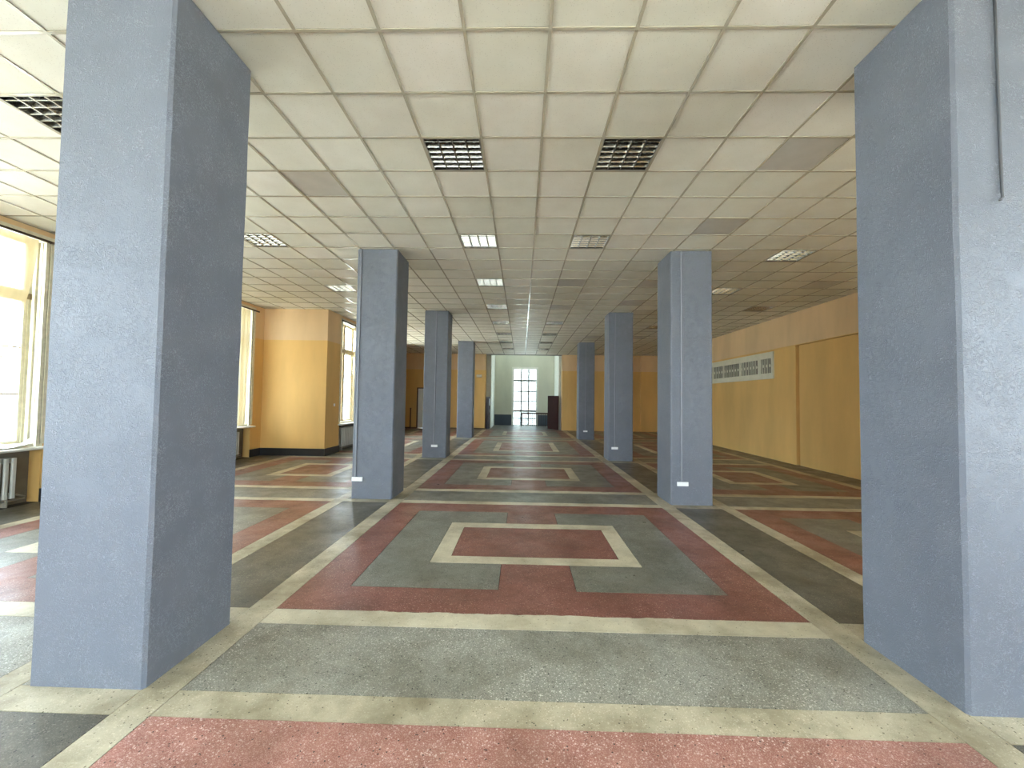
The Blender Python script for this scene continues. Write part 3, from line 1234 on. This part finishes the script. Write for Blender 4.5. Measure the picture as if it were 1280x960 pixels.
WINN[0] += 1
m = MB()
a, b = WIN_R
x = 7.85
for (ya, yb, za, zb) in ((a, a + .07, .6, 4.1), (b - .07, b, .6, 4.1), (a, b, .6, .67), (a, b, 4.03, 4.1), (a, b, 3.05, 3.12), (a + 1.5, a + 1.56, .6, 4.1), (a + 3.02, a + 3.08, .6, 4.1), (a + 4.55, a + 4.61, .6, 4.1)):
    m.box(x - .05, x + .05, ya, yb, za, zb)
w_ = struct(m.build('window_%d' % WINN[0], 'frame'), 'unseen wide white framed window added in the right wall to light the near columns', 'window')
MB().box(x - .002, x + .002, a + .05, b - .05, .65, 4.05).build('pane', 'glass', w_)
portal((8.12, (a + b) / 2, 2.35), (0, math.pi / 2, 0), 3.5, b - a)


def door_leaf(name, hinge, free, hgt, label, handle=True):
    d = Vector((free[0] - hinge[0], free[1] - hinge[1], 0))
    Lw = d.length
    r = empty(name, (hinge[0], hinge[1], 0), math.atan2(d.y, d.x))
    tag(r, label, 'door', 'open lobby doors')
    lf = MB().box(0, Lw, -.02, .02, .015, hgt).build('leaf', 'door', r)
    for (za, zb) in ((.15, .85), (1.0, hgt - .14)):
        for yy in (-.026, .02):
            MB().box(.13, Lw - .13, yy, yy + .006, za, zb).build('door_panel', 'door', lf)
    if handle:
        m = MB()
        m.box(Lw - .09, Lw - .05, -.028, -.02, .95, 1.12)
        m.tube([(Lw - .07, -.02, 1.05), (Lw - .07, -.06, 1.05), (Lw - .17, -.06, 1.05)], .009)
        m.build('handle', 'brass', lf)
    return r


door_leaf('wooden_door', (1.93, 21.02), (1.40, 22.0), 1.97, 'dark brown door leaf standing open beside the lobby railing')
r2 = door_leaf('wooden_door', (-2.2, 20.95), (-2.03, 21.44), 1.85, 'dark brown door leaf folded back against the lobby wall, white notice')
MB().box(.36, .47, -.034, -.027, 1.35, 1.75).build('notice', 'plastic', r2)

ra = empty('stair_railing', (-.17, 24.2, 0))
tag(ra, 'dark iron stair railing in front of the tall lobby window', 'railing')
MB().box(0, 2.12, -.035, .035, .79, .88).build('handrail', 'door', ra)
MB().box(0, 2.12, -.01, .01, .08, .10).build('bottom_rail', 'iron', ra)
for k in range(16):
    x = .02 + 2.08 * k / 15
    w = .035 if k == 0 else .013
    MB().box(x - w, x + w, -w, w, 0, .8).build('baluster', 'iron', ra)

# white door in the far left wall
dr = struct(MB().box(-6.19, -6.12, YE - .03, YE + .2, 0, 2.33).box(-5.22, -5.15, YE - .03, YE + .2, 0, 2.33).box(-6.12, -5.22, YE - .03, YE + .2, 2.27, 2.33).build('door_1', 'doorframe'), 'white door with brown frame in the far wall', 'door')
MB().box(-6.12, -5.22, YE + .02, YE + .07, .01, 2.27).build('leaf', 'whitedoor', dr)
MB().box(-5.34, -5.30, YE - .02, YE + .02, 1.0, 1.14).build('handle', 'brass', dr)
ps = empty('wooden_post', (-6.49, 20.72, 0))
tag(ps, 'thin dark post leaning by the white door', 'post')
MB().box(-.03, .03, -.03, .03, 0, 1.13).build('shaft', 'doorframe', ps)
MB().box(-.045, .045, -.045, .045, 1.13, 1.16).build('cap', 'doorframe', ps)

el = empty('wall_lamp', (-2.62, YE, 3.05))
tag(el, 'small white wall lamp high beside the lobby opening', 'lamp')
MB().box(-.13, .13, -.03, 0, -.07, .07).build('back_plate', 'frame', el)
MB().extr([(-.03, -.09), (-.10, -.06), (-.10, .04), (-.03, .07)], 'x', -.15, .15).build('shade', 'frame', el)

# ------------------------------------------------------------------ outdoors
g = MB().box(-70, 60, -60, 90, -1.3, -1.15).build('ground', 'asphalt')
struct(g, 'pale paved ground outside the windows', 'ground')


def block(name, x0, x1, y0, y1, h, label):
    b = empty(name, ((x0 + x1) / 2, (y0 + y1) / 2, -1.15))
    tag(b, label, 'building')
    hx, hy = (x1 - x0) / 2, (y1 - y0) / 2
    MB().box(-hx, hx, -hy, hy, 0, h).build('walls', 'facade', b)
    MB().box(-hx - .3, hx + .3, -hy - .3, hy + .3, h, h + .35).build('roof', 'slab', b)
    return b


block('house', -62, -50, 8, 60, 6.0, 'pale brick house across the yard seen through the side windows')
block('house', -11, 11, 44, 56, 16, 'tall grey house behind the yard, added to dim the lobby window')  # added so the sky does not burn out the lobby window
